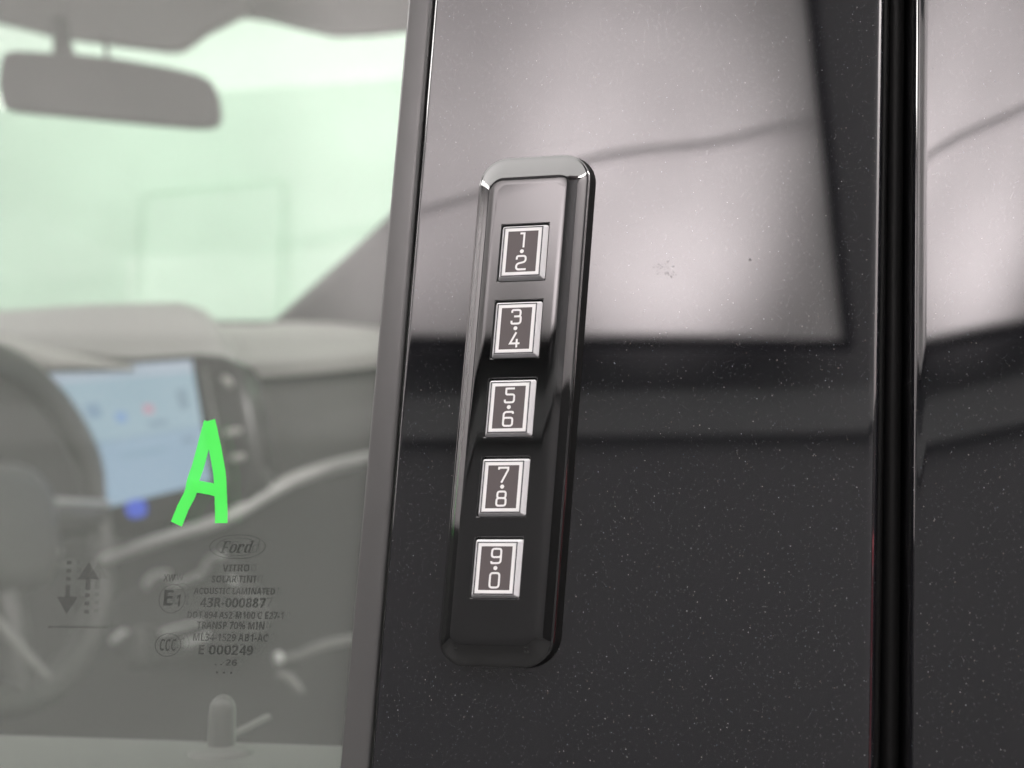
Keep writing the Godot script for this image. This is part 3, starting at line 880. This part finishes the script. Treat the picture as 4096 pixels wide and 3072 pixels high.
	# hood over the screen and the instrument binnacle
	mi("hood", loft([
		[Vector3(-1.0499, 1.6387, -1.2000), Vector3(-0.9607, 1.6439, -1.2000), Vector3(-0.8187, 1.6470, -1.2000), Vector3(-0.6798, 1.6447, -1.2000), Vector3(-0.6453, 1.6329, -1.2000), Vector3(-0.6238, 1.6137, -1.2000), Vector3(-0.6049, 1.5855, -1.2000)],
		[Vector3(-0.9740, 1.6176, -1.1000), Vector3(-0.8910, 1.6217, -1.1000), Vector3(-0.7589, 1.6259, -1.1000), Vector3(-0.6297, 1.6237, -1.1000), Vector3(-0.5969, 1.6127, -1.1000), Vector3(-0.5750, 1.5935, -1.1000), Vector3(-0.5555, 1.5667, -1.1000)],
		[Vector3(-0.8972, 1.5843, -1.0000), Vector3(-0.8204, 1.5877, -1.0000), Vector3(-0.6979, 1.5836, -1.0000), Vector3(-0.5783, 1.5738, -1.0000), Vector3(-0.5489, 1.5695, -1.0000), Vector3(-0.5272, 1.5597, -1.0000), Vector3(-0.5089, 1.5434, -1.0000)],
		[Vector3(-0.8435, 1.5625, -0.9300), Vector3(-0.7706, 1.5579, -0.9300), Vector3(-0.6998, 1.5371, -0.9300), Vector3(-0.5932, 1.5243, -0.9300), Vector3(-0.5199, 1.5254, -0.9300), Vector3(-0.4929, 1.5204, -0.9300), Vector3(-0.4726, 1.5093, -0.9300)],
		[Vector3(-0.8372, 1.5585, -0.9220), Vector3(-0.7648, 1.5529, -0.9220), Vector3(-0.6945, 1.5318, -0.9220), Vector3(-0.5886, 1.5180, -0.9220), Vector3(-0.5158, 1.5187, -0.9220), Vector3(-0.4890, 1.5127, -0.9220), Vector3(-0.4678, 1.5027, -0.9220)],
		[Vector3(-0.8430, 1.5569, -0.9300), Vector3(-0.7700, 1.5502, -0.9300), Vector3(-0.6993, 1.5289, -0.9300), Vector3(-0.5927, 1.5146, -0.9300), Vector3(-0.5194, 1.5137, -0.9300), Vector3(-0.4924, 1.5066, -0.9300), Vector3(-0.4700, 1.4977, -0.9300)]], false, doff, false, false, true), M.dash_hood, d)
	mi("binnacle_brow", loft([
		[Vector3(-0.8511, 1.5646, -0.9400), Vector3(-0.7775, 1.5600, -0.9400), Vector3(-0.7061, 1.5379, -0.9400), Vector3(-0.6477, 1.5236, -0.9400), Vector3(-0.6039, 1.5165, -0.9400)],
		[Vector3(-0.8046, 1.5396, -0.8800), Vector3(-0.7348, 1.5348, -0.8800), Vector3(-0.6676, 1.5203, -0.8800), Vector3(-0.6124, 1.5094, -0.8800), Vector3(-0.5709, 1.5032, -0.8800)],
		[Vector3(-0.7871, 1.5068, -0.8600), Vector3(-0.7191, 1.5040, -0.8600), Vector3(-0.6539, 1.5008, -0.8600), Vector3(-0.6003, 1.4999, -0.8600), Vector3(-0.5598, 1.4978, -0.8600)],
		[Vector3(-0.8016, 1.5018, -0.8800), Vector3(-0.7324, 1.5001, -0.8800), Vector3(-0.6662, 1.4984, -0.8800), Vector3(-0.6117, 1.4981, -0.8800), Vector3(-0.5706, 1.4981, -0.8800)]], false, doff, false, false, true), M.dash_pale, d)
	mi("binnacle", slab([Vector3(-0.8258, 1.5264, -0.9100), Vector3(-0.6844, 1.5172, -0.9100), Vector3(-0.6293, 1.4525, -0.9100), Vector3(-0.6110, 1.3236, -0.9100), Vector3(-0.8088, 1.3082, -0.9100)], 0.1, 0.012, doff), M.dark, d)
	var sc := mi("touchscreen_housing", slab([Vector3(-0.7123, 1.5131, -0.9000), Vector3(-0.5054, 1.5200, -0.9000), Vector3(-0.4793, 1.5172, -0.9000), Vector3(-0.4617, 1.5085, -0.9000), Vector3(-0.4536, 1.4929, -0.9000), Vector3(-0.4394, 1.4373, -0.9000), Vector3(-0.4287, 1.3851, -0.9000), Vector3(-0.4314, 1.3697, -0.9000), Vector3(-0.4456, 1.3559, -0.9000), Vector3(-0.5139, 1.3364, -0.9000), Vector3(-0.5995, 1.3160, -0.9000)], 0.05, 0.008, doff), M.bezel, d)
	mi("display_screen", quad_mesh([Vector3(-0.7033, 1.5038, -0.8960), Vector3(-0.5119, 1.5118, -0.8960), Vector3(-0.4832, 1.3774, -0.8960), Vector3(-0.6181, 1.3472, -0.8960)], doff), M.display, sc)
	mi("blue_screen_icon", slab([Vector3(-0.5770, 1.3575, -0.8940), Vector3(-0.5636, 1.3594, -0.8940), Vector3(-0.5580, 1.3554, -0.8940), Vector3(-0.5564, 1.3454, -0.8940), Vector3(-0.5605, 1.3404, -0.8940), Vector3(-0.5734, 1.3384, -0.8940), Vector3(-0.5796, 1.3435, -0.8940), Vector3(-0.5817, 1.3525, -0.8940)], 0.0015, 0.0005, doff), M.icon, sc)
	for q in [[Vector3(-0.4689, 1.4888, -0.8900), Vector3(-0.4633, 1.4826, -0.8900)], [Vector3(-0.4640, 1.4297, -0.8900), Vector3(-0.4524, 1.4315, -0.8900)], [Vector3(-0.4566, 1.4022, -0.8900), Vector3(-0.4472, 1.4040, -0.8900)]]:
		mi("control_key", tube(q, [0.004], 10, doff), M.dash_pale, sc)
	mi("housing_edge", tube([Vector3(-0.4937, 1.4990, -0.8930), Vector3(-0.4744, 1.4176, -0.8930), Vector3(-0.4665, 1.3776, -0.8930)], [0.0022], 8, doff), M.sill, sc)

	# mirror
	var moff := Vector3(-0.5803, 1.7987, -0.8200)
	var m := thing("rearview_mirror", "dark grey rear-view mirror hanging below the headliner", "mirror", moff)
	mi("mirror_shell", slab([Vector3(-0.7165, 1.8417, -0.8200), Vector3(-0.7114, 1.8500, -0.8200), Vector3(-0.7003, 1.8523, -0.8200), Vector3(-0.6258, 1.8428, -0.8200), Vector3(-0.5745, 1.8330, -0.8200), Vector3(-0.5169, 1.8192, -0.8200), Vector3(-0.4826, 1.8088, -0.8200), Vector3(-0.4708, 1.8023, -0.8200), Vector3(-0.4641, 1.7925, -0.8200), Vector3(-0.4588, 1.7777, -0.8200), Vector3(-0.4566, 1.7612, -0.8200), Vector3(-0.4589, 1.7532, -0.8200), Vector3(-0.4666, 1.7491, -0.8200), Vector3(-0.4849, 1.7498, -0.8200), Vector3(-0.5251, 1.7555, -0.8200), Vector3(-0.6172, 1.7699, -0.8200), Vector3(-0.6944, 1.7819, -0.8200), Vector3(-0.7070, 1.7854, -0.8200), Vector3(-0.7131, 1.7933, -0.8200), Vector3(-0.7179, 1.8139, -0.8200)], 0.012, 0.005, moff), M.mirror_shell, m)
	mi("mirror_stem", tube([Vector3(-0.6959, 1.9205, -0.9000), Vector3(-0.6674, 1.8768, -0.8600), Vector3(-0.6496, 1.8417, -0.8400)], [0.012, 0.010, 0.013], 12, moff), M.mirror_shell, m)
	mi("mirror_wire", tube([Vector3(-0.6378, 1.8986, -0.9000), Vector3(-0.5988, 1.8416, -0.8400)], [0.0026], 8, moff), M.mirror_shell, m)

	# steering wheel
	var woff := Vector3(-0.6242, 1.3315, -0.7400)
	var wh := thing("steering_wheel", "dark steering wheel in front of the lit touchscreen", "steering wheel", woff)
	wh.basis = Basis(Vector3.UP, deg_to_rad(86.0)) * Basis(Vector3.RIGHT, deg_to_rad(-10.0))
	var rings := []
	for i in 49:
		var a := TAU * i / 48.0
		var ring := []
		for j in 12:
			var b := TAU * j / 12.0
			var rr := 0.166 + 0.0165 * cos(b)
			ring.append(Vector3(cos(a) * rr, sin(a) * rr, 0.0145 * sin(b)))
		rings.append(ring)
	mi("rim", loft(rings, true), M.wheel, wh)
	var hub := mi("hub", rbox(Vector3(0.15, 0.13, 0.06), 0.045), M.wheel, wh)
	hub.position = Vector3(0, -0.005, -0.01)
	for s in [[Vector3(0.05, 0.01, -0.01), Vector3(0.16, 0.012, 0)], [Vector3(-0.05, 0.01, -0.01), Vector3(-0.16, 0.012, 0)], [Vector3(0.0, -0.05, -0.01), Vector3(0.0, -0.16, 0)]]:
		var sp := mi("spoke", tube([s[0], (s[0] + s[1]) / 2 + Vector3(0, 0, 0.004), s[1]], [0.02, 0.017, 0.014], 10), M.wheel, wh)
		if s[1].y < -0.1:
			continue
		mi("spoke_trim", tube([s[0] + Vector3(0.012, 0.012, 0.018), s[1] * 0.92 + Vector3(0.012, 0.010, 0.014)], [0.004], 8), M.silver, sp)

	var inv := wh.transform.affine_inverse()
	mi("lower_trim", tube([inv * Vector3(-0.6211, 1.2638, -0.7000), inv * Vector3(-0.5816, 1.2304, -0.7000), inv * Vector3(-0.5347, 1.1958, -0.6900)], [0.006, 0.005, 0.003], 10), M.sill, wh)
	# column stalks
	var soff := Vector3(-0.6432, 1.2993, -0.8400)
	var sk := thing("column_stalk", "pale stalk beside the steering column", "stalk", soff)
	mi("stalk_rod", tube([Vector3(-0.7122, 1.2928, -0.8400), Vector3(-0.6744, 1.2968, -0.8400), Vector3(-0.6120, 1.3034, -0.8200)], [0.0028, 0.0034, 0.0042], 12, soff), M.silver, sk)
	mi("stalk_blade", tube([Vector3(-0.7182, 1.2795, -0.8500), Vector3(-0.6882, 1.2840, -0.8500), Vector3(-0.6110, 1.2903, -0.8400)], [0.002, 0.003, 0.0028], 12, soff), M.sill, sk)

	# gear selector and the bright bits of the centre console
	var goff := Vector3(-0.5809, 1.1977, -0.9800)
	var g := thing("gear_selector", "dark gear selector with chrome streaks on the console", "gear selector", goff)
	mi("knob", rbox(Vector3(0.024, 0.046, 0.03), 0.010), M.dark, g).position = Vector3(-0.5918, 1.1953, -0.9600) - goff
	mi("shift_gate", slab([Vector3(-0.6519, 1.2429, -1.0000), Vector3(-0.6006, 1.2733, -1.0000), Vector3(-0.5206, 1.2972, -1.0000), Vector3(-0.4670, 1.2289, -1.0000), Vector3(-0.5104, 1.1814, -1.0000), Vector3(-0.6127, 1.1638, -1.0000), Vector3(-0.6503, 1.1895, -1.0000)], 0.05, 0.01, goff), M.dark, g)
	for q in [[Vector3(-0.5914, 1.2649, -0.9700), Vector3(-0.5838, 1.2734, -0.9700), Vector3(-0.5692, 1.2766, -0.9700), 0.0052], [Vector3(-0.5607, 1.2651, -0.9700), Vector3(-0.5440, 1.2694, -0.9700), Vector3(-0.5274, 1.2768, -0.9700), 0.0034], [Vector3(-0.5221, 1.2841, -0.9700), Vector3(-0.5168, 1.2925, -0.9700), Vector3(-0.5025, 1.2982, -0.9700), 0.0042], [Vector3(-0.6237, 1.2014, -0.9600), Vector3(-0.6205, 1.2041, -0.9600), Vector3(-0.6118, 1.2114, -0.9600), 0.0042], [Vector3(-0.5361, 1.2007, -0.9600), Vector3(-0.5262, 1.2024, -0.9600), Vector3(-0.5121, 1.2087, -0.9600), 0.0038], [Vector3(-0.5707, 1.2112, -0.9700), Vector3(-0.5518, 1.2166, -0.9700), Vector3(-0.5263, 1.2231, -0.9700), 0.0026], [Vector3(-0.4892, 1.2718, -0.9700), Vector3(-0.4869, 1.2703, -0.9700), Vector3(-0.4847, 1.2688, -0.9700), 0.003]]:
		mi("chrome_edge", tube([q[0], q[1], q[2]], [q[3]], 10, goff), M.chrome_soft, g)
	var boff := Vector3(-0.3324, 1.2049, -0.8000)
	var bk := thing("seat_lever", "pale curved lever beside the far seat, right of the window print", "lever", boff)
	mi("lever_arm", tube([Vector3(-0.3592, 1.2027, -0.8000), Vector3(-0.3417, 1.2065, -0.8000), Vector3(-0.3189, 1.2155, -0.8000), Vector3(-0.2734, 1.2247, -0.8000)], [0.0035, 0.0045, 0.0055, 0.006], 12, boff), M.sill, bk)
	mi("lever_knob", tube([Vector3(-0.3605, 1.2063, -0.7900), Vector3(-0.3599, 1.2020, -0.7900)], [0.0048], 12, boff), M.chrome_soft, bk)
	mi("lever_foot", tube([Vector3(-0.3615, 1.1880, -0.8000), Vector3(-0.3526, 1.1848, -0.8000), Vector3(-0.3408, 1.1739, -0.8000)], [0.004, 0.0045, 0.003], 12, boff), M.sill, bk)
	var cs := thing("seat_cushion", "dark seat cushion behind the lock button", "seat", Vector3(-0.2563, 1.1766, -0.4500))
	mi("cushion", rbox(Vector3(0.55, 0.16, 0.42), 0.06), M.dark, cs).position = Vector3(0.05, -0.16, -0.1)
	var po := Vector3(-0.1032, 1.2584, -0.1100)
	var pl := thing("belt_tongue", "short grey rod leaning right of the lock button", "rod", po)
	mi("rod", tube([Vector3(-0.1093, 1.2548, -0.1100), Vector3(-0.1054, 1.2576, -0.1300)], [0.0013], 12, po), M.sill, pl)

func quad_mesh(p: Array, off: Vector3) -> ArrayMesh:
	# a flat four-cornered sheet with its own picture coordinates
	var st := st_new(false)
	var n := 8
	for i in n:
		for j in n:
			var c := []
			var uvs := []
			for q in [[0, 0], [1, 0], [1, 1], [0, 1]]:
				var u: float = (i + q[0]) / float(n)
				var v: float = (j + q[1]) / float(n)
				c.append((p[0] as Vector3).lerp(p[1], u).lerp((p[3] as Vector3).lerp(p[2], u), v) - off)
				uvs.append(Vector2(u, v))
			for k in [0, 1, 2, 0, 2, 3]:
				st.set_uv(uvs[k])
				st.add_vertex(c[k])
	st.generate_normals()
	return st.commit()

# ----------------------------------------------------------------
func _ready() -> void:
	rng.seed = 7
	var cam := Camera3D.new()
	cam.name = "camera"
	var at := CameraAttributesPhysical.new()
	at.frustum_focal_length = 34.72
	at.frustum_focus_distance = 0.2385
	at.exposure_aperture = 11.0
	at.frustum_near = 0.01
	at.frustum_far = 40.0
	cam.attributes = at
	add_child(cam)
	cam.position = Vector3(0.040295, 1.316958, 0.234274)
	cam.basis = Basis.looking_at(Vector3(-0.1678967, 0.1376763, -0.9761434), Vector3.UP)
	cam.far = 40.0
	cam.near = 0.01
	cam.current = true
	var we := WorldEnvironment.new()
	we.name = "environment"
	var env := Environment.new()
	env.background_mode = Environment.BG_COLOR
	env.background_color = Color(0.02, 0.02, 0.02)
	env.tonemap_mode = Environment.TONE_MAPPER_LINEAR
	env.tonemap_exposure = 1.0
	env.sdfgi_enabled = true
	env.ssao_enabled = true
	env.ssil_enabled = true
	we.environment = env
	add_child(we)
	make_materials()
	M.steel_dull = mat(Color(0.42, 0.4, 0.41), 0.8)
	M.wall_near = mat(Color(0.16, 0.156, 0.162), 0.9)
	M.rail = mat(Color(0.23, 0.23, 0.235), 0.8)
	M.red = mat(Color(0.42, 0.06, 0.08), 0.35)
	M.wall_frame = M.wall
	M.knob = mat(Color(0.10, 0.10, 0.095), 0.35)
	M.visor = mat(Color(0.33, 0.33, 0.32), 0.9)
	M.pillar_trim = mat(Color(0.10, 0.10, 0.10), 0.7)
	M.dash_hood = mat(Color(0.34, 0.345, 0.325), 0.6)
	M.mirror_shell = mat(Color(0.17, 0.17, 0.165), 0.5)
	M.wheel = mat(Color(0.05, 0.05, 0.048), 0.5)
	M.chrome_soft = mat(Color(0.5, 0.52, 0.5), 0.35, 0.5)
	M.icon = glow(Color(0.01, 0.07, 0.62), 1.0)
	M.icon.albedo_color = Color(0.1, 0.1, 0.12)
	M.display = mat(Color(0.02, 0.02, 0.02), 0.2)
	M.display.emission_enabled = true
	M.display.emission = Color(1, 1, 1)
	M.display.emission_operator = BaseMaterial3D.EMISSION_OP_MULTIPLY
	M.display.emission_texture = screen_picture()
	M.display.emission_energy_multiplier = 0.92
	M.paint_rear = M.paint
	make_room()
	make_front_door()
	make_rear_door()
	make_keypad()
	make_cabin()
